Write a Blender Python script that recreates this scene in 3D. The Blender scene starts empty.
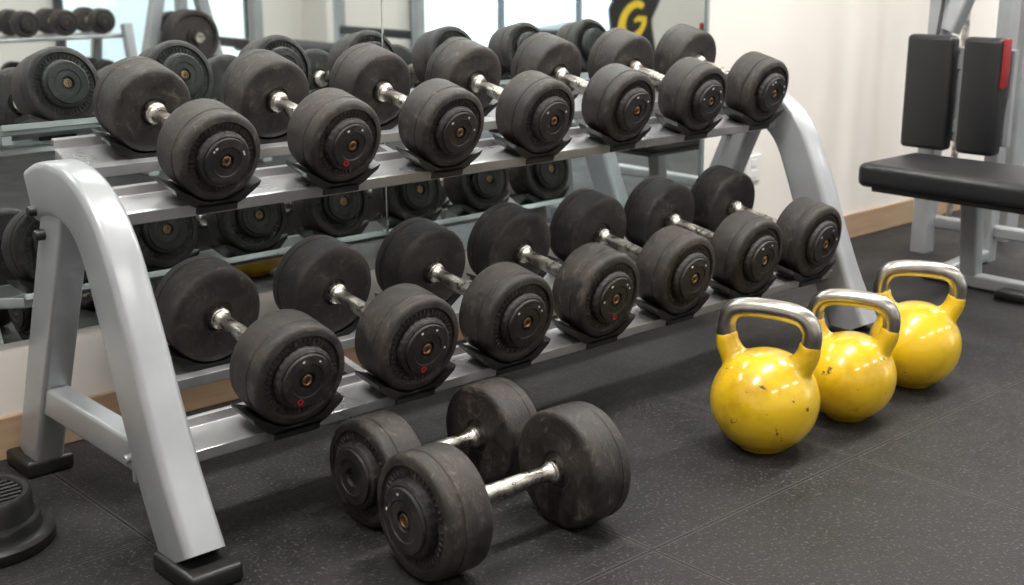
import bpy, bmesh, math, random
from mathutils import Vector, Matrix, Euler
random.seed(7)
scene=bpy.context.scene
COL=scene.collection
try:
    scene.view_settings.view_transform='Standard'
except Exception as ex: print(ex)

# ---------------------------------------------------------------- materials
def mat_base(name):
    m=bpy.data.materials.new(name); m.use_nodes=True
    nt=m.node_tree; b=nt.nodes["Principled BSDF"]
    return m,nt,b
def N(nt,t,**k):
    n=nt.nodes.new(t)
    for a,v in k.items():
        if hasattr(n,a): setattr(n,a,v)
    return n
def plain(name,col,rough=.5,metal=0,coat=0,var=.0,scale=20,bump=0,bscale=200,roughvar=0,spec=None):
    m,nt,b=mat_base(name)
    b.inputs['Base Color'].default_value=(*col,1); b.inputs['Roughness'].default_value=rough
    b.inputs['Metallic'].default_value=metal; b.inputs['Coat Weight'].default_value=coat
    b.inputs['Coat Roughness'].default_value=.15
    if spec is not None: b.inputs['Specular IOR Level'].default_value=spec
    tc=N(nt,'ShaderNodeTexCoord')
    if var>0 or roughvar>0:
        no=N(nt,'ShaderNodeTexNoise'); no.inputs['Scale'].default_value=scale; no.inputs['Detail'].default_value=6
        nt.links.new(tc.outputs['Object'],no.inputs['Vector'])
    if var>0:
        cr=N(nt,'ShaderNodeValToRGB')
        cr.color_ramp.elements[0].position=.35; cr.color_ramp.elements[1].position=.7
        cr.color_ramp.elements[0].color=(*[c*(1-var) for c in col],1)
        cr.color_ramp.elements[1].color=(*[min(1,c*(1+var)) for c in col],1)
        nt.links.new(no.outputs['Fac'],cr.inputs['Fac']); nt.links.new(cr.outputs['Color'],b.inputs['Base Color'])
    if roughvar>0:
        mr=N(nt,'ShaderNodeMapRange'); mr.inputs['To Min'].default_value=max(0,rough-roughvar); mr.inputs['To Max'].default_value=rough+roughvar
        nt.links.new(no.outputs['Fac'],mr.inputs['Value']); nt.links.new(mr.outputs['Result'],b.inputs['Roughness'])
    if bump>0:
        n2=N(nt,'ShaderNodeTexNoise'); n2.inputs['Scale'].default_value=bscale; n2.inputs['Detail'].default_value=4
        nt.links.new(tc.outputs['Object'],n2.inputs['Vector'])
        bp=N(nt,'ShaderNodeBump'); bp.inputs['Strength'].default_value=bump; bp.inputs['Distance'].default_value=.002
        nt.links.new(n2.outputs['Fac'],bp.inputs['Height']); nt.links.new(bp.outputs['Normal'],b.inputs['Normal'])
    return m

def rubber_mat(name,c1,c2,c3,rough=.5):
    m,nt,b=mat_base(name)
    tc=N(nt,'ShaderNodeTexCoord'); oi=N(nt,'ShaderNodeObjectInfo')
    off=N(nt,'ShaderNodeVectorMath',operation='SCALE'); off.inputs['Scale'].default_value=9.0
    cx=N(nt,'ShaderNodeCombineXYZ')
    for i in range(3): nt.links.new(oi.outputs['Random'],cx.inputs[i])
    nt.links.new(cx.outputs[0],off.inputs[0])
    ad=N(nt,'ShaderNodeVectorMath',operation='ADD'); nt.links.new(tc.outputs['Object'],ad.inputs[0]); nt.links.new(off.outputs[0],ad.inputs[1])
    V=ad.outputs[0]
    no=N(nt,'ShaderNodeTexNoise'); no.inputs['Scale'].default_value=15; no.inputs['Detail'].default_value=14; no.inputs['Roughness'].default_value=.8; no.inputs['Distortion'].default_value=.5
    nt.links.new(V,no.inputs['Vector'])
    cr=N(nt,'ShaderNodeValToRGB'); e=cr.color_ramp.elements
    e[0].position=.42; e[0].color=(*c1,1); e[1].position=.60; e[1].color=(*c2,1)
    nt.links.new(no.outputs['Fac'],cr.inputs['Fac'])
    mp=N(nt,'ShaderNodeMapping'); mp.inputs['Scale'].default_value=(1,2.0,1); nt.links.new(V,mp.inputs['Vector'])
    sp=N(nt,'ShaderNodeTexNoise'); sp.inputs['Scale'].default_value=34; sp.inputs['Detail'].default_value=9; sp.inputs['Roughness'].default_value=.8; sp.inputs['Distortion'].default_value=1.2
    nt.links.new(mp.outputs[0],sp.inputs['Vector'])
    r2=N(nt,'ShaderNodeValToRGB'); r2.color_ramp.elements[0].position=.53; r2.color_ramp.elements[1].position=.65
    nt.links.new(sp.outputs['Fac'],r2.inputs['Fac'])
    mk=N(nt,'ShaderNodeMath',operation='MULTIPLY'); nt.links.new(r2.outputs['Color'],mk.inputs[0])
    mr0=N(nt,'ShaderNodeMapRange'); mr0.inputs['From Min'].default_value=.42; mr0.inputs['From Max'].default_value=.58; mr0.inputs['To Max'].default_value=.9; nt.links.new(no.outputs['Fac'],mr0.inputs['Value'])
    nt.links.new(mr0.outputs[0],mk.inputs[1])
    mx=N(nt,'ShaderNodeMix',data_type='RGBA')
    nt.links.new(mk.outputs[0],mx.inputs[0]); nt.links.new(cr.outputs['Color'],mx.inputs[6])
    mx.inputs[7].default_value=(*c3,1)
    nt.links.new(mx.outputs[2],b.inputs['Base Color'])
    mr=N(nt,'ShaderNodeMapRange'); mr.inputs['From Min'].default_value=.35; mr.inputs['From Max'].default_value=.65; mr.inputs['To Min'].default_value=rough-.16; mr.inputs['To Max'].default_value=rough+.2
    nt.links.new(no.outputs['Fac'],mr.inputs['Value']); nt.links.new(mr.outputs['Result'],b.inputs['Roughness'])
    sm=N(nt,'ShaderNodeMath',operation='ADD'); nt.links.new(no.outputs['Fac'],sm.inputs[0]); nt.links.new(sp.outputs['Fac'],sm.inputs[1])
    bp=N(nt,'ShaderNodeBump'); bp.inputs['Strength'].default_value=.7; bp.inputs['Distance'].default_value=.0035
    nt.links.new(sm.outputs[0],bp.inputs['Height']); nt.links.new(bp.outputs['Normal'],b.inputs['Normal'])
    return m

RUB=rubber_mat('worn_black_rubber',(.0085,.0071,.0066),(.036,.0275,.0238),(.15,.122,.10))
HUB=rubber_mat('hub_rubber',(.007,.0066,.0066),(.020,.0165,.0155),(.09,.074,.064),.42)
CHROME=plain('worn_chrome',(.64,.60,.55),.30,1,var=.45,scale=55,roughvar=.14,bump=.5,bscale=300)
GRIP=plain('kettlebell_steel',(.43,.41,.38),.30,1,var=.24,scale=20,roughvar=.07,bump=.12,bscale=150)
PAINT=plain('silver_grey_paint',(.35,.365,.385),.36,.25,coat=.4,var=.12,scale=6,roughvar=.08)
TRAY=plain('galvanised_rail',(.56,.565,.575),.30,.7,var=.14,scale=9,roughvar=.1)
BLACKP=plain('black_plastic',(.010,.010,.011),.42,var=.25,scale=30)
VINYL=plain('black_vinyl',(.012,.012,.014),.4,bump=.2,bscale=120,var=.2,scale=6)
BRASS=plain('brass_bolt',(.30,.19,.11),.4,1,var=.3,scale=200)
WHITE=plain('white_print',(.7,.7,.7),.5,var=.05,scale=50)
RED=plain('red_print',(.26,.010,.012),.5,var=.1,scale=50)
REDM=plain('red_mark_print',(.42,.012,.015),.5,var=.1,scale=50)
YPRINT=plain('yellow_print',(.85,.6,.04),.5,var=.05)
WALLM=plain('off_white_wall_paint',(.79,.757,.715),.7,var=.03,scale=2,bump=.08,bscale=150)
CEILM=plain('ceiling_paint',(.85,.84,.82),.8,var=.02,scale=2)
ALU=plain('aluminium_trim',(.6,.66,.68),.3,.9,var=.05)
SOCKET=plain('white_socket_plastic',(.74,.74,.73),.35,var=.02)
DARKF=plain('dark_window_frame',(.05,.055,.06),.4,.3,var=.1)

def mirror_mat():
    m,nt,b=mat_base('silvered_mirror')
    tc=N(nt,'ShaderNodeTexCoord'); no=N(nt,'ShaderNodeTexNoise'); no.inputs['Scale'].default_value=3
    nt.links.new(tc.outputs['Object'],no.inputs['Vector'])
    cr=N(nt,'ShaderNodeValToRGB'); cr.color_ramp.elements[0].color=(.79,.86,.86,1); cr.color_ramp.elements[1].color=(.86,.92,.915,1)
    nt.links.new(no.outputs['Fac'],cr.inputs['Fac']); nt.links.new(cr.outputs['Color'],b.inputs['Base Color'])
    b.inputs['Metallic'].default_value=1; b.inputs['Roughness'].default_value=.015
    return m
MIRROR=mirror_mat()

def glass_mat():
    m,nt,b=mat_base('pale_window_glass')
    b.inputs['Base Color'].default_value=(.75,.85,.88,1); b.inputs['Roughness'].default_value=.05
    tc=N(nt,'ShaderNodeTexCoord'); g=N(nt,'ShaderNodeTexNoise'); g.inputs['Scale'].default_value=2.4; g.inputs['Detail'].default_value=3
    nt.links.new(tc.outputs['Object'],g.inputs['Vector'])
    cr=N(nt,'ShaderNodeValToRGB'); cr.color_ramp.elements[0].color=(.30,.42,.48,1); cr.color_ramp.elements[1].color=(.92,.94,.92,1)
    cr.color_ramp.elements[0].position=.36; cr.color_ramp.elements[1].position=.60
    nt.links.new(g.outputs['Fac'],cr.inputs['Fac'])
    nt.links.new(cr.outputs['Color'],b.inputs['Emission Color']); b.inputs['Emission Strength'].default_value=.95
    return m
GLASS=glass_mat()

def yellow_mat():
    m,nt,b=mat_base('yellow_enamel')
    tc=N(nt,'ShaderNodeTexCoord'); oi=N(nt,'ShaderNodeObjectInfo')
    cx=N(nt,'ShaderNodeCombineXYZ')
    for i in range(3): nt.links.new(oi.outputs['Random'],cx.inputs[i])
    off=N(nt,'ShaderNodeVectorMath',operation='SCALE'); off.inputs['Scale'].default_value=7.0; nt.links.new(cx.outputs[0],off.inputs[0])
    ad=N(nt,'ShaderNodeVectorMath',operation='ADD'); nt.links.new(tc.outputs['Object'],ad.inputs[0]); nt.links.new(off.outputs[0],ad.inputs[1])
    V=ad.outputs[0]
    no=N(nt,'ShaderNodeTexNoise'); no.inputs['Scale'].default_value=11; no.inputs['Detail'].default_value=9; no.inputs['Roughness'].default_value=.65
    nt.links.new(V,no.inputs['Vector'])
    cr=N(nt,'ShaderNodeValToRGB'); e=cr.color_ramp.elements
    e[0].position=.30; e[0].color=(.55,.32,.008,1); e[1].position=.52; e[1].color=(.79,.515,.013,1)
    nt.links.new(no.outputs['Fac'],cr.inputs['Fac'])
    ch=N(nt,'ShaderNodeTexNoise'); ch.inputs['Scale'].default_value=30; ch.inputs['Detail'].default_value=8; ch.inputs['Roughness'].default_value=.74
    nt.links.new(V,ch.inputs['Vector'])
    r2=N(nt,'ShaderNodeValToRGB'); r2.color_ramp.elements[0].position=.625; r2.color_ramp.elements[1].position=.65
    nt.links.new(ch.outputs['Fac'],r2.inputs['Fac'])
    mx=N(nt,'ShaderNodeMix',data_type='RGBA')
    nt.links.new(r2.outputs['Color'],mx.inputs[0]); nt.links.new(cr.outputs['Color'],mx.inputs[6]); mx.inputs[7].default_value=(.10,.055,.018,1)
    nt.links.new(mx.outputs[2],b.inputs['Base Color'])
    b.inputs['Roughness'].default_value=.3; b.inputs['Coat Weight'].default_value=.7; b.inputs['Coat Roughness'].default_value=.08
    bp=N(nt,'ShaderNodeBump'); bp.inputs['Strength'].default_value=.25; bp.inputs['Distance'].default_value=.004
    nt.links.new(no.outputs['Fac'],bp.inputs['Height']); nt.links.new(bp.outputs['Normal'],b.inputs['Normal'])
    return m
YEL=yellow_mat()

def wood_mat():
    m,nt,b=mat_base('oak_skirting')
    tc=N(nt,'ShaderNodeTexCoord'); mp=N(nt,'ShaderNodeMapping'); mp.inputs['Scale'].default_value=(1.5,20,30)
    no=N(nt,'ShaderNodeTexNoise'); no.inputs['Scale'].default_value=3; no.inputs['Detail'].default_value=6
    nt.links.new(tc.outputs['Object'],mp.inputs['Vector']); nt.links.new(mp.outputs['Vector'],no.inputs['Vector'])
    cr=N(nt,'ShaderNodeValToRGB'); cr.color_ramp.elements[0].color=(.32,.20,.12,1); cr.color_ramp.elements[1].color=(.5,.36,.24,1)
    nt.links.new(no.outputs['Fac'],cr.inputs['Fac']); nt.links.new(cr.outputs['Color'],b.inputs['Base Color']); b.inputs['Roughness'].default_value=.45
    return m
WOOD=wood_mat()

def floor_mat():
    m,nt,b=mat_base('rubber_floor_tiles')
    tc=N(nt,'ShaderNodeTexCoord'); geo=tc.outputs['Object']
    big=N(nt,'ShaderNodeTexNoise'); big.inputs['Scale'].default_value=3.0; big.inputs['Detail'].default_value=12; big.inputs['Roughness'].default_value=.75
    fine=N(nt,'ShaderNodeTexNoise'); fine.inputs['Scale'].default_value=260; fine.inputs['Detail'].default_value=2
    sp=N(nt,'ShaderNodeTexNoise'); sp.inputs['Scale'].default_value=135; sp.inputs['Detail'].default_value=1.5; sp.inputs['Roughness'].default_value=.55
    for n in (big,fine,sp): nt.links.new(geo,n.inputs['Vector'])
    cr=N(nt,'ShaderNodeValToRGB'); e=cr.color_ramp.elements
    e[0].position=.36; e[0].color=(.006,.006,.0066,1); e[1].position=.66; e[1].color=(.025,.0238,.0245,1)
    nt.links.new(big.outputs['Fac'],cr.inputs['Fac'])
    r2=N(nt,'ShaderNodeValToRGB'); r2.color_ramp.elements[0].position=.60; r2.color_ramp.elements[1].position=.67
    nt.links.new(sp.outputs['Fac'],r2.inputs['Fac'])
    mx=N(nt,'ShaderNodeMix',data_type='RGBA'); nt.links.new(r2.outputs['Color'],mx.inputs[0]); nt.links.new(cr.outputs['Color'],mx.inputs[6]); mx.inputs[7].default_value=(.062,.059,.057,1)
    sx=N(nt,'ShaderNodeSeparateXYZ'); nt.links.new(geo,sx.inputs[0])
    def joint(out,off,size):
        a=N(nt,'ShaderNodeMath',operation='ADD'); a.inputs[1].default_value=off+100*size; nt.links.new(out,a.inputs[0])
        d=N(nt,'ShaderNodeMath',operation='DIVIDE'); d.inputs[1].default_value=size; nt.links.new(a.outputs[0],d.inputs[0])
        f=N(nt,'ShaderNodeMath',operation='FRACT'); nt.links.new(d.outputs[0],f.inputs[0])
        s=N(nt,'ShaderNodeMath',operation='SUBTRACT'); s.inputs[1].default_value=.5; nt.links.new(f.outputs[0],s.inputs[0])
        ab=N(nt,'ShaderNodeMath',operation='ABSOLUTE'); nt.links.new(s.outputs[0],ab.inputs[0])
        return ab
    j1=joint(sx.outputs['X'],-.30,.62); j2=joint(sx.outputs['Y'],-1.32,.62)
    jm=N(nt,'ShaderNodeMath',operation='MAXIMUM'); nt.links.new(j1.outputs[0],jm.inputs[0]); nt.links.new(j2.outputs[0],jm.inputs[1])
    def gt(w):
        g=N(nt,'ShaderNodeMath',operation='GREATER_THAN'); g.inputs[1].default_value=.5-w/.62; nt.links.new(jm.outputs[0],g.inputs[0]); return g
    j=gt(.0022); jw=gt(.0055)
    mw=N(nt,'ShaderNodeMix',data_type='RGBA')
    h=N(nt,'ShaderNodeMath',operation='MULTIPLY'); h.inputs[1].default_value=.5; nt.links.new(jw.outputs[0],h.inputs[0]); nt.links.new(h.outputs[0],mw.inputs[0])
    nt.links.new(mx.outputs[2],mw.inputs[6]); mw.inputs[7].default_value=(.075,.071,.069,1)
    mx2=N(nt,'ShaderNodeMix',data_type='RGBA'); nt.links.new(j.outputs[0],mx2.inputs[0]); nt.links.new(mw.outputs[2],mx2.inputs[6]); mx2.inputs[7].default_value=(.002,.002,.002,1)
    nt.links.new(mx2.outputs[2],b.inputs['Base Color'])
    b.inputs['Specular IOR Level'].default_value=.3
    mr=N(nt,'ShaderNodeMapRange'); mr.inputs['From Min'].default_value=.3; mr.inputs['From Max'].default_value=.7; mr.inputs['To Min'].default_value=.40; mr.inputs['To Max'].default_value=.76
    nt.links.new(big.outputs['Fac'],mr.inputs['Value']); nt.links.new(mr.outputs['Result'],b.inputs['Roughness'])
    s=N(nt,'ShaderNodeMath',operation='SUBTRACT'); nt.links.new(fine.outputs['Fac'],s.inputs[0])
    jj=N(nt,'ShaderNodeMath',operation='MULTIPLY'); jj.inputs[1].default_value=2.0; nt.links.new(j.outputs[0],jj.inputs[0]); nt.links.new(jj.outputs[0],s.inputs[1])
    bp=N(nt,'ShaderNodeBump'); bp.inputs['Strength'].default_value=.5; bp.inputs['Distance'].default_value=.003
    nt.links.new(s.outputs[0],bp.inputs['Height']); nt.links.new(bp.outputs['Normal'],b.inputs['Normal'])
    return m
FLOOR=floor_mat()

# ---------------------------------------------------------------- helpers
def finish(name,bm,mat,parent=None,loc=(0,0,0),smooth=True,base=None,angle=40):
    if base is not None:
        bmesh.ops.translate(bm,verts=bm.verts,vec=-Vector(base))
    bmesh.ops.recalc_face_normals(bm,faces=bm.faces)
    me=bpy.data.meshes.new(name); bm.to_mesh(me); bm.free()
    me.materials.append(mat)
    if smooth:
        me.polygons.foreach_set('use_smooth',[True]*len(me.polygons))
        me.set_sharp_from_angle(angle=math.radians(angle))
    ob=bpy.data.objects.new(name,me); COL.objects.link(ob)
    if parent: ob.parent=parent
    ob.location=loc
    return ob
def empty(name,loc,label,cat,group=None,rot=None,kind=None):
    e=bpy.data.objects.new(name,None); COL.objects.link(e); e.location=loc; e.empty_display_size=.05
    if rot: e.rotation_euler=rot
    e['label']=label; e['category']=cat
    if group: e['group']=group
    return e
def tag(o,label,cat,group=None):
    o['label']=label;o['category']=cat
    if group:o['group']=group
def lathe(profile,n=48,axis='Z',bm=None,center=(0,0,0),mod=None):
    bm=bm or bmesh.new(); rings=[]
    for k,(r,s) in enumerate(profile):
        ring=[]
        if r<1e-6:
            ring=[(0,0,s)]
        else:
            for i in range(n):
                a=2*math.pi*i/n; rr=r*(mod(k,i) if mod else 1)
                ring.append((rr*math.cos(a),rr*math.sin(a),s))
        vs=[]
        for (x,y,z) in ring:
            if axis=='Y': v=(x,z,-y)
            elif axis=='X': v=(z,x,y)
            else: v=(x,y,z)
            vs.append(bm.verts.new(Vector(v)+Vector(center)))
        rings.append(vs)
    for a,b in zip(rings,rings[1:]):
        if len(a)==1 and len(b)==1: continue
        for i in range(n):
            j=(i+1)%n
            if len(a)==1: bm.faces.new((a[0],b[i],b[j]))
            elif len(b)==1: bm.faces.new((a[i],b[0],a[j]))
            else: bm.faces.new((a[i],b[i],b[j],a[j]))
    return bm
def rbox(bm,c,size,bev=.005,rot=None,seg=3):
    r=bmesh.ops.create_cube(bm,size=1.0); vs=r['verts']
    M=Matrix.Diagonal((*size,1)); bmesh.ops.transform(bm,matrix=M,verts=vs)
    es=list({e for v in vs for e in v.link_edges})
    if bev>0:
        rr=bmesh.ops.bevel(bm,geom=es,offset=bev,segments=seg,affect='EDGES',profile=.5)
        vs=list({v for f in rr['faces'] for v in f.verts}|{v for v in vs if v.is_valid})
        seen=set(vs); st=list(vs)
        while st:
            v=st.pop()
            for e in v.link_edges:
                o=e.other_vert(v)
                if o not in seen: seen.add(o); st.append(o)
        vs=list(seen)
    R=Matrix.Translation(c)
    if rot: R=R@Euler(rot).to_matrix().to_4x4()
    bmesh.ops.transform(bm,matrix=R,verts=vs)
    return bm
def section(w,h,r,k=5):
    pts=[]
    for cx,cy,a0 in ((w/2-r,h/2-r,0),(-w/2+r,h/2-r,90),(-w/2+r,-h/2+r,180),(w/2-r,-h/2+r,270)):
        for i in range(k+1):
            a=math.radians(a0+90*i/k); pts.append((cx+r*math.cos(a),cy+r*math.sin(a)))
    return pts
def circ(r,n=20): return [(r*math.cos(2*math.pi*i/n),r*math.sin(2*math.pi*i/n)) for i in range(n)]
def sweep(bm,path,sec,side=None,radii=None,cap=True):
    path=[Vector(p) for p in path]; rings=[]
    prev=None
    for i,p in enumerate(path):
        t=(path[min(i+1,len(path)-1)]-path[max(i-1,0)]).normalized()
        if side is not None: s=Vector(side); s=(s-t*s.dot(t)).normalized()
        else:
            if prev is None:
                s=Vector((0,0,1)).cross(t)
                if s.length<.1: s=Vector((1,0,0))
            else: s=prev-t*prev.dot(t)
            s.normalize(); prev=s
        n=t.cross(s); k=radii[i] if radii else 1
        rings.append([bm.verts.new(p+s*a*k+n*b*k) for a,b in sec])
    m=len(sec)
    for a,b in zip(rings,rings[1:]):
        for i in range(m):
            j=(i+1)%m; bm.faces.new((a[i],a[j],b[j],b[i]))
    if cap:
        bm.faces.new(rings[0][::-1]); bm.faces.new(rings[-1])
    return bm
def catmull(pts,sub=8):
    P=[Vector(p) for p in pts]; P=[P[0]*2-P[1]]+P+[P[-1]*2-P[-2]]; out=[]
    for i in range(1,len(P)-2):
        for k in range(sub):
            t=k/sub; a,b,c,d=P[i-1],P[i],P[i+1],P[i+2]
            out.append(.5*((2*b)+(c-a)*t+(2*a-5*b+4*c-d)*t*t+(-a+3*b-3*c+d)*t**3))
    out.append(P[-2]); return out
def tube(bm,a,b,w,h=None,r=None,side=(1,0,0)):
    h=h or w; r=r or min(w,h)*.22
    return sweep(bm,[a,b],section(w,h,r),side=side)
def rod(bm,a,b,r,n=16): return sweep(bm,[a,b],circ(r,n))
def prism(bm,poly,x0,x1):
    A=[bm.verts.new((x0,y,z)) for y,z in poly]; B=[bm.verts.new((x1,y,z)) for y,z in poly]
    m=len(poly)
    bm.faces.new(A[::-1]); bm.faces.new(B)
    for i in range(m):
        j=(i+1)%m; bm.faces.new((A[i],A[j],B[j],B[i]))
    return bm
def copy_tree(o,parent=None,skip=()):
    c=o.copy(); COL.objects.link(c)
    if parent is not None:
        c.parent=parent; c.matrix_parent_inverse=Matrix()
    for ch in o.children:
        if ch is not c and not any(ch.name.startswith(s) for s in skip): copy_tree(ch,c,skip)
    return c

# ---------------------------------------------------------------- room
def struct(o): o['kind']='structure'; return o
X0,X1,Y0,Y1,ZC=-1.6,10.5,-2.7,2.48,2.7
def slab(name,c,size,mat):
    bm=bmesh.new(); rbox(bm,c,size,0); return struct(finish(name,bm,mat,smooth=False))
slab('floor',((X0+X1)/2,(Y0+Y1)/2,-.05),(X1-X0+.4,Y1-Y0+.4,.1),FLOOR)
slab('ceiling',((X0+X1)/2,(Y0+Y1)/2,ZC+.05),(X1-X0+.4,Y1-Y0+.4,.1),CEILM)
slab('wall_back',((X0+X1)/2,Y1+.05,ZC/2),(X1-X0+.2,.1,ZC),WALLM)
slab('wall_left',(X0-.05,(Y0+Y1)/2,ZC/2),(.1,Y1-Y0,ZC),WALLM)
slab('wall_right',(X1+.05,(Y0+Y1)/2,ZC/2),(.1,Y1-Y0,ZC),WALLM)
slab('wall_front',((X0+X1)/2,Y0-.05,ZC/2),(X1-X0+.2,.1,ZC),WALLM)
def skirt(name,c,size):
    bm=bmesh.new(); rbox(bm,c,size,.003,seg=2); return struct(finish(name,bm,WOOD,smooth=False))
skirt('baseboard_back',((X0+X1)/2,Y1-.006,.045),(X1-X0,.012,.09))
skirt('baseboard_front',((X0+X1)/2,Y0+.006,.045),(X1-X0,.012,.09))
def window(name,xa,xb,za,zb,n):
    bm=bmesh.new(); y=Y0+.02
    rbox(bm,((xa+xb)/2,y-.005,(za+zb)/2),(xb-xa,.01,zb-za),0)
    g=struct(finish(name,bm,GLASS,smooth=False))
    bm=bmesh.new()
    for i in range(n+1):
        x=xa+(xb-xa)*i/n; rbox(bm,(x,y+.02,(za+zb)/2),(.05,.04,zb-za+.05),.003)
    for z in (za,zb): rbox(bm,((xa+xb)/2,y+.02,z),(xb-xa+.05,.038,.05),.003)
    finish('window_frame',bm,DARKF,parent=g,smooth=False)
window('window_1',6.0,8.6,.12,2.3,3)
window('window_2',3.3,4.6,.12,2.3,2)
slab('trim_1',(5.35,Y0+.15,ZC/2),(.6,.3,ZC),WALLM)   # pillar

edges=[-1.4,-.54,.655,1.856,3.05]
for i in range(1,5):
    bm=bmesh.new(); a,b=edges[i-1]+.0015,edges[i]-.0015
    rbox(bm,((a+b)/2,2.477,.238+1.0),(b-a,.006,2.0),.0015,seg=1)
    o=finish('wall_mirror',bm,MIRROR,smooth=False); tag(o,'tall frameless gym mirror panel fixed to the off-white wall','mirror','mirror panels along the wall')
bm=bmesh.new(); rbox(bm,(3.056,2.474,1.238),(.012,.014,2.0),.002,seg=1)
struct(finish('trim_2',bm,ALU,smooth=False))

root=empty('wall_socket',(3.32,2.48,.318),'white plastic double electrical wall socket','socket')
bm=bmesh.new(); rbox(bm,(0,-.004,0),(.075,.008,.085),.002,seg=1); finish('cover_plate',bm,SOCKET,root,smooth=False)
for z in (.018,-.018):
    bm=bmesh.new(); rbox(bm,(0,-.0085,z),(.030,.003,.024),.001,seg=1); finish('outlet',bm,SOCKET,root,smooth=False)

# ---------------------------------------------------------------- dumbbells
def head_template(r,t):
    b=.011
    prof=[(0,-t/2+.004),(.30*r,-t/2+.004),(.34*r,-t/2),(r-b-.006,-t/2)]
    for i in range(1,5):
        a=math.radians(-90+90*i/4); prof.append((r-b+b*math.cos(a),-t/2+b+b*math.sin(a)))
    prof+=[(r,-t*.1),(r,t*.16),(r-.0018,t*.18),(r-.0018,t*.215),(r-.0005,t*.235)]
    for i in range(0,5):
        a=math.radians(90*i/4); prof.append((r-b-.0005+b*math.cos(a),t/2-b+b*math.sin(a)))
    prof+=[(.82*r,t/2+.001),(.795*r,t/2-.004),(.60*r,t/2-.004),(0,t/2-.004)]
    bm=lathe(prof,64,'Y')
    head=finish('head',bm,RUB,angle=30)
    hp=[(.62*r,t/2-.006),(.62*r,t/2+.005),(.60*r,t/2+.010),(.55*r,t/2+.013),(.52*r,t/2+.013),(.505*r,t/2+.018),(.34*r,t/2+.019),(.32*r,t/2+.017),(.17*r,t/2+.017),(.15*r,t/2+.010),(0,t/2+.010)]
    bm=lathe(hp,72,'Y',mod=lambda k,i:(1.0 if i%3 else .975) if k in(0,1,2) else 1)
    finish('hub',bm,HUB,head,angle=28)
    bm=bmesh.new(); n=44
    for i in range(n):
        a=2*math.pi*i/n
        rbox(bm,(0.71*r*math.cos(a),t/2-.0034,.71*r*math.sin(a)),(.0085,.0035,.0044),.0010,rot=(0,-a,0),seg=1)
    finish('tread_ring',bm,RUB,head,smooth=False)
    bm=lathe([(.115*r,t/2+.007),(.115*r,t/2+.0150),(.09*r,t/2+.0160),(.07*r,t/2+.0140),(.04*r,t/2+.0140),(.035*r,t/2+.0105),(0,t/2+.0105)],24,'Y')
    finish('bolt',bm,BRASS,head)
    return head
def add_marks(head,r,t,red):
    y=t/2+.0188
    k=random.choice((2,3,4))
    for a,w in ((55,.0048),(125,.0042),(165,.0036),(20,.0036))[:k]:
        a=math.radians(a+random.uniform(-22,22))
        bm=bmesh.new(); rbox(bm,(.42*r*math.cos(a),y,.42*r*math.sin(a)),(w,.0008,.0032),0,rot=(0,-a+math.pi/2,0))
        finish('printed_mark',bm,WHITE,head,smooth=False)
    if red:
        a=math.radians(-80); c=Vector((.42*r*math.cos(a),0,.42*r*math.sin(a)))
        bm=lathe([(.0030,y-.001),(.0030,y+.0004),(.0062,y+.0004),(.0062,y-.001)],20,'Y',center=c)
        rm=finish('printed_emblem',bm,REDM,head,smooth=False); rm['label']='small red round printed emblem'
def handle_mesh(half,r,t):
    L=half-t/2+.006
    prof=[(0,-L),(.021,-L),(.021,-L+.016),(.0185,-L+.018),(.0185,-L+.021),(.0165,-L+.023),(.0135,-L+.035)]
    m=8
    for i in range(m+1):
        s=(-1+2*i/m); prof.append((.0150-.0015*s*s,s*(L-.05)))
    prof+=[(a,-b) for a,b in reversed(prof[:7])]
    return lathe(prof,28,'Y')
def dumbbell_template(r,t,half,label,group):
    root=empty('dumbbell',(0,0,0),label,'dumbbell',group)
    h=finish('handle',handle_mesh(half,r,t),CHROME,root,(0,0,r)); h['label']='worn chrome grip bar'
    hd=head_template(r,t)
    hd.parent=root; hd.location=(0,half,r)
    h2=copy_tree(hd,root); h2.location=(0,-half,r); h2.rotation_euler=(0,0,math.pi)
    return root
def place(tpl,loc,rot,marks=0,red=False,r=.083,t=.09,markside=-1,roll0=0,skip=()):
    c=copy_tree(tpl,None,skip); c.location=loc; c.rotation_mode='XYZ'; c.rotation_euler=rot
    for ch in list(c.children):
        if ch.name.startswith('head'):
            roll=random.uniform(-.35,.35)+roll0
            side=1 if ch.location.y>0 else -1
            if side>0: ch.rotation_euler=Euler((0,roll,0))
            else:
                m=Matrix.Rotation(math.pi,3,'Z')@Matrix.Rotation(roll,3,'Y'); ch.rotation_euler=m.to_euler()
            if marks and side==markside: add_marks(ch,r,t,red)
    return c
def remove_tree(o):
    for ch in list(o.children): remove_tree(ch)
    bpy.data.objects.remove(o)

RU,TU,HU=.083,.090,.125
RL,TL,HL=.095,.090,.141
tiltU=math.atan2(.060,.242); tiltL=math.atan2(.049,.278)
aU=Vector((0,math.cos(tiltU),math.sin(tiltU))); nU=Vector((0,-math.sin(tiltU),math.cos(tiltU)))
aL=Vector((0,math.cos(tiltL),math.sin(tiltL))); nL=Vector((0,-math.sin(tiltL),math.cos(tiltL)))
XU=[1.138,1.408,1.674,1.940,2.207,2.474,2.730]
XLo=[1.156,1.421,1.676,1.935,2.194,2.453,2.706]
tU=dumbbell_template(RU,TU,HU,'round black rubber dumbbell with chrome handle on the upper rack tier','dumbbells on the upper tier')
tL=dumbbell_template(RL,TL,HL,'large round black rubber dumbbell on the lower rack tier','dumbbells on the lower tier')
for i,x in enumerate(XU):
    c=Vector((x,2.038,.653))+aU*HU; place(tU,c-nU*RU,(tiltU,0,0),1,i in(1,),RU,TU)
for i,x in enumerate(XLo):
    c=Vector((x,1.841,.290))+aL*HL; place(tL,c-nL*RL,(tiltL,0,0),1,i in(0,1,3),RL,TL)
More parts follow.
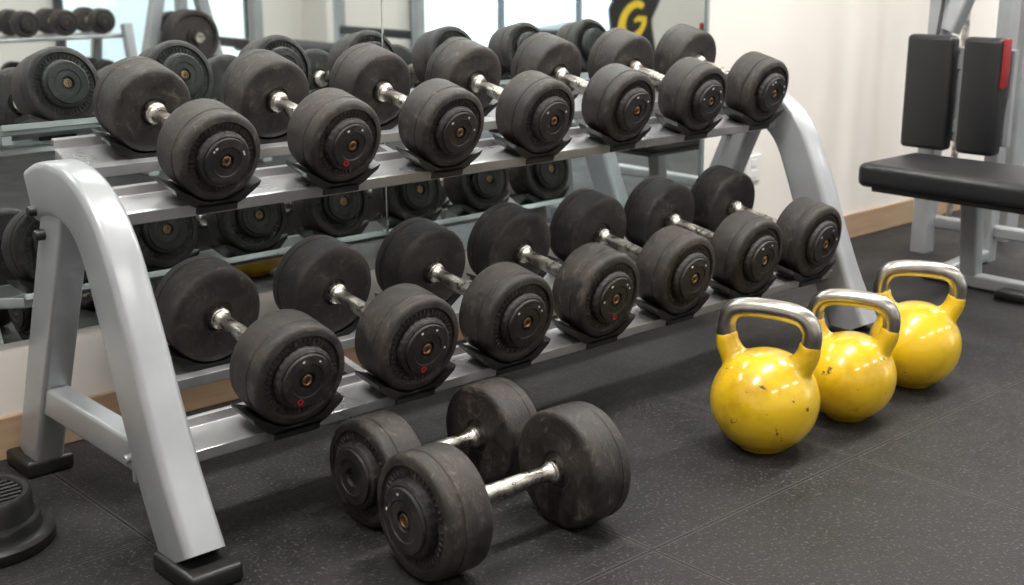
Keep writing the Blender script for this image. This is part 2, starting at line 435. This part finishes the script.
tF=dumbbell_template(.108,.088,.155,'heavy worn black rubber dumbbell with chrome handle on rubber floor','dumbbells on the floor')
A0=Vector((1.212,1.512,0));A1=Vector((1.525,1.497,0)); m=(A0+A1)/2; d=A1-A0
place(tF,(m.x,m.y,.0005),(0,0,math.atan2(-d.x,d.y)),1,False,.108,.088,-1,roll0=.9)
tG=dumbbell_template(.099,.084,.138,'black rubber dumbbell on the floor beside the rack','dumbbells on the floor')
B0=Vector((1.268,1.735,0));B1=Vector((1.542,1.735,0)); m=(B0+B1)/2; d=B1-B0
place(tG,(m.x,m.y,.0005),(0,0,math.atan2(-d.x,d.y)),skip=('bolt',))

# ---------------------------------------------------------------- main rack
def make_rack_frame(rack,base,x):
    path=catmull([(x,2.236,.574),(x,2.195,.589),(x,2.140,.595),(x,2.082,.584),(x,2.032,.554),(x,1.993,.505),(x,1.963,.443),(x,1.932,.370),(x,1.890,.265),(x,1.840,.150),(x,1.776,.030)],7)
    nn=len(path); radii=[1.0+.14*max(0,(i/(nn-1)-.35)/.65) for i in range(nn)]
    bm=bmesh.new(); sweep(bm,path,section(.066,.098,.014),side=(1,0,0),radii=radii)
    fr=finish('side_frame',bm,PAINT,rack,base=base)
    bm=bmesh.new(); tube(bm,(x,2.150,.573),(x,2.385,.030),.058,.084,.010); finish('back_leg',bm,PAINT,fr,base=base)
    bm=bmesh.new(); tube(bm,(x,2.315,.170),(x,1.905,.166),.045,.060,.008)
    rbox(bm,(x-.0,1.914,.168),(.058,.012,.085),.002)
    finish('cross_bar',bm,PAINT,fr,base=base)
    for y,s in ((1.765,.125),(2.392,.10)):
        bm=bmesh.new(); rbox(bm,(x,y,.017),(.096,s+.01,.034),.008); finish('foot_cap',bm,BLACKP,fr,base=base)
    bm=bmesh.new(); rbox(bm,(x,2.240,.573),(.060,.012,.084),.004,rot=(math.radians(-18),0,0))
    finish('end_cap',bm,BLACKP,fr,base=base)
    for (y,z) in ((2.215,.550),(2.195,.510)):
        bm=lathe([(0,-.046),(.008,-.046),(.010,-.043),(.010,-.026)],12,'X',center=(x,y,z)); finish('bolt',bm,BLACKP,fr,base=base)
    bm=lathe([(0,-.038),(.007,-.038),(.008,-.035),(.008,-.02)],12,'X',center=(x,1.926,.166))
    finish('bolt',bm,PAINT,fr,base=base)
    return fr
def cradle_mesh(r,length,thick):
    bm=bmesh.new(); n=14; ang=math.radians(38); g=.0018
    pts=[]
    for i in range(n+1):
        a=-ang+2*ang*i/n; pts.append(((r+g)*math.sin(a),-(r+g)*math.cos(a)))
    xb=(r+g)*math.sin(ang); zb=-r-thick; yt=pts[-1][1]
    outer=[(xb+.034,yt+.014),(xb+.030,yt+.004),(xb*1.02,zb+.006),(xb*.80,zb),(-xb*.80,zb),(-xb*1.02,zb+.006),(-xb-.030,yt+.004),(-xb-.034,yt+.014)]
    poly=pts+outer
    A=[bm.verts.new((x,-length/2,z)) for x,z in poly]; B=[bm.verts.new((x,length/2-.01,z)) for x,z in poly]
    m=len(poly); bm.faces.new(A[::-1]); bm.faces.new(B)
    for i in range(m):
        j=(i+1)%m; bm.faces.new((A[i],A[j],B[j],B[i]))
    rbox(bm,(0,-length/2+.003,zb-.003),(xb*1.6,.006,.020),.002,seg=1)
    return bm
def rack_shelf(rack,base,x0,x1,xb0,c0,a,n,tilt,r,half,xs,wide,fl,struts):
    C=Vector((0,c0[0],c0[1])); T=.009
    def P(s,h):
        v=C+a*s+n*(-(r+T)+h); return (v.y,v.z)
    L=2*half
    def rail(name,prof,xa,xc,parent):
        bm=bmesh.new()
        Av=[bm.verts.new((xa,y,z)) for y,z in prof]; Bv=[bm.verts.new((xc,y,z)) for y,z in prof]
        for i in range(len(prof)-1): bm.faces.new((Av[i],Av[i+1],Bv[i+1],Bv[i]))
        sh=finish(name,bm,TRAY,parent,base=base,smooth=False)
        md=sh.modifiers.new('thick','SOLIDIFY'); md.thickness=.004; md.offset=0
        bv=sh.modifiers.new('edge','BEVEL'); bv.width=.0012; bv.segments=2; bv.limit_method='ANGLE'
        return sh
    sh=rail('shelf',[P(.012,-.024),P(-.016,-.024),P(-.020,-.020),P(-.022,-.001),P(-.018,-.001),P(wide,-.002),P(wide+.004,.014),P(wide+.010,.014),P(wide+.014,-.022),P(wide-.014,-.024)],x0,x1,rack)
    rail('rear_rail',[P(L-.045,-.022),P(L-.062,-.020),P(L-.060,-.002),P(L+.046,-.002),P(L+.048,fl),P(L+.056,fl),P(L+.058,fl-.012)],xb0,x1,sh)
    p0=P(-.010,-.010); p1=P(L+.04,-.010)
    bm=bmesh.new(); sweep(bm,[(x0+.012,*p0),(xb0+.012,*p1)],section(.022,.024,.003),side=(1,0,0)); finish('end_link',bm,TRAY,sh,base=base)
    for x in struts:
        bm=bmesh.new()
        poly=[P(.03,-.027),P(.03,-.045),P(L+.03,-.045),P(L+.03,-.006),P(L-.05,-.024)]
        prism(bm,poly,x-.008,x+.008); finish('cross_strut',bm,TRAY,sh,base=base,smooth=False)
    tmpl=None
    for x in xs:
        for s in (0,L):
            if tmpl is None:
                tmpl=finish('cradle',cradle_mesh(r,.086,T-.001),BLACKP,sh,angle=30); o=tmpl
            else:
                o=tmpl.copy(); COL.objects.link(o)
            v=Vector((x,0,0))+C+a*s-Vector(base); o.location=v; o.rotation_euler=(tilt,0,0)
    return sh
base=(1.890,2.08,0)
rack=empty('dumbbell_rack',base,'silver-grey two-tier steel dumbbell rack with curved side frames','rack')
for x in (.918,2.862): make_rack_frame(rack,base,x)
rack_shelf(rack,base,.952,2.828,.985,(2.038,.653),aU,nU,tiltU,RU,HU,XU,.052,.016,(1.674,2.474))
rack_shelf(rack,base,.952,2.828,1.060,(1.841,.290),aL,nL,tiltL,RL,HL,XLo,.056,.008,(1.421,2.194,2.70))

# ---------------------------------------------------------------- kettlebells
def kettlebell(loc,R,yaw,label):
    root=empty('kettlebell',loc,label,'kettlebell','yellow kettlebells on the floor',rot=(0,0,yaw))
    k=R/.11
    bm=bmesh.new()
    zc=.101*k; sq=.965
    prof=[]
    for i in range(25):
        a=math.radians(-62+152*i/24)
        prof.append((R*math.cos(a) if i<24 else 0, max(0.0,zc+R*sq*math.sin(a))))
    prof=[(0,0),(R*.45,0)]+[p for p in prof if p[1]>.004]
    lathe(prof,48,'Z',bm)
    for s in (-1,1):
        pts=catmull([(s*.052*k,0,zc+.055*k),(s*.072*k,0,zc+.085*k),(s*.084*k,0,zc+.108*k),(s*.087*k,0,zc+.132*k)],5)
        rad=[.032,.031,.030,.029,.028,.027,.026,.0255,.025,.0245,.024,.0235,.023,.0225,.022,.0215]
        sweep(bm,pts,circ(1,20),side=(0,1,0),radii=[q*k for q in rad[:len(pts)]])
    body=finish('body',bm,YEL,root)
    rm=body.modifiers.new('rm','REMESH'); rm.mode='VOXEL'; rm.voxel_size=.0045; rm.use_smooth_shade=True
    sm=body.modifiers.new('sm','SMOOTH'); sm.factor=.5; sm.iterations=10
    hp=catmull([(-.086*k,0,zc+.112*k),(-.089*k,0,zc+.138*k),(-.086*k,0,zc+.160*k),(-.073*k,0,zc+.178*k),(-.048*k,0,zc+.187*k),(0,0,zc+.190*k),(.048*k,0,zc+.187*k),(.073*k,0,zc+.178*k),(.086*k,0,zc+.160*k),(.089*k,0,zc+.138*k),(.086*k,0,zc+.112*k)],6)
    bm=bmesh.new(); sweep(bm,hp,circ(.0200*k,24),side=(0,1,0))
    h=finish('handle',bm,GRIP,root); h['label']='bare worn steel handle'
    return root
kettlebell((2.067,1.483,0),.112,math.radians(-73),'chipped yellow enamel kettlebell with bare steel handle on the rubber floor')
kettlebell((2.348,1.466,0),.102,math.radians(-70),'yellow enamel kettlebell with steel handle between two others')
kettlebell((2.655,1.487,0),.106,math.radians(-60),'glossy yellow kettlebell with steel handle beside the padded bench')

# ---------------------------------------------------------------- floor stand
root=empty('floor_stand',(.70,2.13,0),'round black plastic floor stand with slotted top and wide flange','stand')
bm=lathe([(0,0),(.120,0),(.124,.005),(.124,.020),(.118,.026),(.104,.028),(.102,.034),(.102,.044),(.100,.048),(.093,.050),(.091,.056),(.091,.084),(.086,.092),(.078,.092),(.074,.086),(.072,.072),(0,.072)],56); finish('base',bm,BLACKP,root)
bm=bmesh.new()
rbox(bm,(0,0,.077),(.010,.13,.008),.001,seg=1)
for i in range(-4,5):
    w=2*math.sqrt(.074**2-(i*.0155)**2); rbox(bm,(0,i*.0155,.083),(w,.006,.012),.0015,seg=1)
finish('slotted_top',bm,BLACKP,root,smooth=False)

# ---------------------------------------------------------------- weight machine
base=(3.75,2.0,0)
mc=empty('weight_machine',base,'silver-framed multi-station weight machine with black padded bench','gym machine')
def P(name,fn,mat,parent=mc,smooth=True,label=None):
    bm=bmesh.new(); fn(bm); o=finish(name,bm,mat,parent,base=base,smooth=smooth)
    if label:o['label']=label
    return o
seat=P('seat_pad',lambda b:rbox(b,(3.45,1.62,.352),(.32,.92,.072),.022,seg=4),VINYL,label='long black vinyl bench pad')
P('seat_board',lambda b:rbox(b,(3.45,1.62,.310),(.27,.84,.014),.003),BLACKP,seat)
for y,wd in ((2.135,.160),(1.955,.130)):
    P('back_pad',lambda b:rbox(b,(3.77,y,.555),(.055,wd,.36),.016,seg=4),VINYL,label='upright black vinyl pad')
P('pad_tab',lambda b:rbox(b,(3.765,1.886,.66),(.035,.012,.15),.004),RED,label='thin dark red plastic strip')
def post(name,x,y,w,h,z1=2.1): P(name,lambda b:tube(b,(x,y,0),(x,y,z1),w,h,.01),PAINT)
post('upright',3.92,2.20,.065,.06); post('upright',4.30,2.10,.09,.06); post('upright',3.95,1.985,.06,.05)
P('top_beam',lambda b:tube(b,(3.92,2.24,2.07),(4.30,1.95,2.07),.06,.06,.01,side=(0,0,1)),PAINT)
P('slanted_arm',lambda b:tube(b,(3.90,2.16,.74),(4.02,2.02,1.25),.06,.06,.01,side=(0,1,0)),PAINT)
P('base_beam',lambda b:tube(b,(3.60,2.00,.022),(3.60,1.15,.022),.05,.04,.008),PAINT)
P('low_rail',lambda b:tube(b,(3.96,2.2,.10),(3.96,1.3,.10),.04,.04,.008),PAINT)
P('base_link',lambda b:tube(b,(3.60,1.95,.022),(3.95,1.985,.022),.045,.04,.008,side=(0,1,0)),PAINT)
for y in (1.85,1.35): P('seat_post',lambda b:tube(b,(3.60,y,.04),(3.56,y,.306),.055,.05,.01,side=(0,1,0)),PAINT)
P('pad_bracket',lambda b:(tube(b,(3.82,2.22,.55),(3.82,1.88,.55),.02,.30,.006),tube(b,(3.815,2.05,.45),(3.93,2.16,.45),.04,.04,.008,side=(0,0,1)),tube(b,(3.815,2.05,.65),(3.93,2.16,.65),.04,.04,.008,side=(0,0,1))),PAINT)
P('foot_cap',lambda b:rbox(b,(3.60,1.14,.025),(.06,.04,.05),.006),BLACKP)
P('floor_plate',lambda b:rbox(b,(3.55,1.68,.012),(.07,.10,.024),.006),BLACKP)
P('cable',lambda b:sweep(b,catmull([(3.86,2.12,1.6),(3.85,2.14,1.1),(3.84,2.15,.86),(3.80,2.14,.735)],6),circ(.006,10)),BLACKP)
for x,y in ((4.02,2.28),(4.16,2.24)): P('guide_rod',lambda b:rod(b,(x,y,.05),(x,y,2.05),.012),CHROME)

# ---------------------------------------------------------------- things seen only in the mirror
base=(2.5,-1.55,0)
rk=empty('dumbbell_rack',base,'small silver dumbbell rack with slanted legs across the room','rack')
def P2(name,fn,mat,parent,smooth=True):
    bm=bmesh.new(); fn(bm); return finish(name,bm,mat,parent,base=base,smooth=smooth)
for z,w in ((.56,.30),(.30,.34)): P2('shelf',lambda b:rbox(b,(2.5,-1.55,z),(1.25,w,.02),.004),TRAY,rk)
for x in (1.9,3.1):
    P2('side_frame',lambda b:(tube(b,(x,-1.38,.62),(x,-1.25,.0),.05,.05,.01),tube(b,(x,-1.72,.62),(x,-1.85,.0),.05,.05,.01),tube(b,(x,-1.28,.12),(x,-1.82,.12),.04,.04,.01)),PAINT,rk)
for z in (.571,.311):
    for i in range(6):
        c=copy_tree(tU,None,('tread','printed')); c.location=(2.0+i*.2,-1.55,z); c.scale=(.78,.78,.78)
        c['label']='small black dumbbell on a rack across the room'; c['group']='dumbbells on the rack across the room'
base=(3.0,-.62,0)
pt=empty('plate_tree',base,'silver A-frame plate tree loaded with black weight plates','weight rack')
P2('frame',lambda b:(tube(b,(2.70,-.62,.0),(2.97,-.62,1.1),.05,.06,.01,side=(0,1,0)),tube(b,(3.30,-.62,.0),(3.03,-.62,1.1),.05,.06,.01,side=(0,1,0)),tube(b,(2.75,-.62,.2),(3.25,-.62,.2),.04,.05,.01,side=(0,1,0)),tube(b,(2.85,-.62,.6),(3.15,-.62,.6),.04,.05,.01,side=(0,1,0)),
   tube(b,(2.7,-.85,.025),(2.7,-.4,.025),.05,.05,.01),tube(b,(3.3,-.85,.025),(3.3,-.4,.025),.05,.05,.01)),PAINT,pt)
for x,z in ((3.0,.60),(2.8,.25),(3.2,.25)): P2('peg',lambda b:rod(b,(x,-.80,z),(x,-.44,z),.022),CHROME,pt)
def plate(loc,r,t):
    bm=lathe([(.026,-t/2),(r*.3,-t/2),(r*.33,-t*.25),(r*.8,-t*.25),(r*.84,-t/2),(r-.006,-t/2),(r,-t/2+.006),(r,t/2-.006),(r-.006,t/2),(r*.84,t/2),(r*.8,t*.25),(r*.33,t*.25),(r*.3,t/2),(.026,t/2),(.026,-t/2)],48,'Y')
    o=finish('weight_plate',bm,RUB,loc=loc); tag(o,'black rubber weight plate on a plate tree peg','weight plate','plates on the plate tree'); return o
for x,z,r in ((3.0,.60,.125),(2.8,.25,.12),(3.2,.25,.12)):
    for dy in (.06,.115): plate((x,-.62+dy,z),r,.045)
    plate((x,-.62-.07,z),r*.9,.045)
base=(4.25,-1.5,0)
cg=empty('squat_rack',base,'slim grey steel squat rack with a barbell rest','gym machine')
for x,y in ((3.7,-1.1),(4.8,-1.1),(3.7,-1.9),(4.8,-1.9)):
    P2('upright',lambda b:tube(b,(x,y,0),(x,y,2.2),.06,.06,.008),PAINT,cg)
for y in (-1.1,-1.9):
    P2('cross_beam',lambda b:tube(b,(3.7,y,2.17),(4.8,y,2.17),.06,.06,.008,side=(0,1,0)),PAINT,cg)
for x in (3.7,4.8):
    P2('base_beam',lambda b:tube(b,(x,-1.95,.04),(x,-1.05,.04),.06,.06,.008),PAINT,cg)
    P2('safety_arm',lambda b:tube(b,(x,-1.9,.5),(x,-1.1,.5),.04,.05,.008),VINYL,cg)
def bench(loc,yaw,label):
    r=empty('weight_bench',loc,label,'bench',rot=(0,0,yaw))
    bm=bmesh.new(); rbox(bm,(0,0,.43),(.28,1.1,.07),.02); finish('seat_pad',bm,VINYL,r)
    bm=bmesh.new(); tube(bm,(0,-.45,.36),(0,.45,.36),.06,.05,.01); tube(bm,(0,-.4,.03),(0,-.4,.36),.05,.05,.01); tube(bm,(0,.4,.03),(0,.4,.36),.05,.05,.01)
    tube(bm,(-.2,-.4,.03),(.2,-.4,.03),.05,.05,.01,side=(0,1,0)); tube(bm,(-.28,.4,.03),(.28,.4,.03),.05,.05,.01,side=(0,1,0))
    finish('frame',bm,PAINT,r)
bench((4.25,-1.5,0),math.radians(0),'flat black weight bench inside the squat rack')
bench((6.6,-1.7,0),math.radians(60),'flat black weight bench near the windows')
r=empty('banner_stand',(7.55,-1.9,0),'black irregular standing banner with a curved yellow emblem','banner')
bm=bmesh.new()
out=[(-.22,.04),(.24,.04),(.27,.22),(.21,.45),(.31,.60),(.24,.80),(.10,1.02),(-.06,1.10),(-.20,.95),(-.17,.72),(-.27,.55),(-.22,.25)]
F=[bm.verts.new((x,.012,z)) for x,z in out]; B=[bm.verts.new((x,-.012,z)) for x,z in out]
bm.faces.new(F); bm.faces.new(B[::-1])
for i in range(len(out)):
    j=(i+1)%len(out); bm.faces.new((F[i],B[i],B[j],F[j]))
finish('panel',bm,VINYL,r,smooth=False)
bm=bmesh.new(); rbox(bm,(0,0,.02),(.46,.25,.04),.006); finish('foot',bm,BLACKP,r,smooth=False)
bm=bmesh.new(); zc=.45; arc=[(.13*math.cos(math.radians(a)),.016,zc+.13*math.sin(math.radians(a))) for a in range(55,366,10)]
arc+=[(.04,.016,zc+.02),(.01,.016,zc+.0)]
prevv=None
for i,p in enumerate(arc):
    W=.018+.026*math.sin(math.pi*min(1,(i+1)/len(arc)))
    a=Vector(arc[max(i-1,0)]); b=Vector(arc[min(i+1,len(arc)-1)]); t=(b-a).normalized(); nn=Vector((-t.z,0,t.x))
    pair=(bm.verts.new(Vector(p)+nn*W),bm.verts.new(Vector(p)-nn*W))
    if prevv: bm.faces.new((prevv[0],pair[0],pair[1],prevv[1]))
    prevv=pair
for v in bm.verts: v.co.x+=(v.co.z-zc)*.30
finish('emblem',bm,YPRINT,r,smooth=False)

for t in (tU,tL,tF,tG): remove_tree(t)

# ---------------------------------------------------------------- lights
def area(loc,sx,sy,power,col=(1,.963,.912),rot=(0,0,0)):
    l=bpy.data.lights.new('ceiling_or_window_light','AREA'); l.shape='RECTANGLE'; l.size=sx; l.size_y=sy; l.energy=power; l.color=col
    o=bpy.data.objects.new('ceiling_or_window_light',l); COL.objects.link(o); o.location=loc; o.rotation_euler=rot
for x in (.4,2.2,4.0,6.2,8.6):
    area((x,1.45,2.66),1.0,.3,56)
    area((x,-1.3,2.66),1.0,.3,24)
area((7.3,Y0+.12,1.3),2.0,2.0,36,(.88,.94,1),rot=(math.radians(-90),0,0))  # added bluish area lamp by the window, in place of daylight; no ceiling fixture
w=bpy.data.worlds.new('World'); scene.world=w; w.use_nodes=True
w.node_tree.nodes['Background'].inputs[0].default_value=(.9,.95,1,1); w.node_tree.nodes['Background'].inputs[1].default_value=.5

# ---------------------------------------------------------------- camera
cam=bpy.data.cameras.new('camera'); co=bpy.data.objects.new('camera',cam); COL.objects.link(co)
co.location=(0,0,1); co.rotation_euler=(math.radians(90-15.052),0,math.radians(47.457-90))
cam.sensor_width=36; cam.lens=1281.7/1024*36
cam.dof.use_dof=True; cam.dof.focus_distance=2.45; cam.dof.aperture_fstop=5.0
scene.camera=co
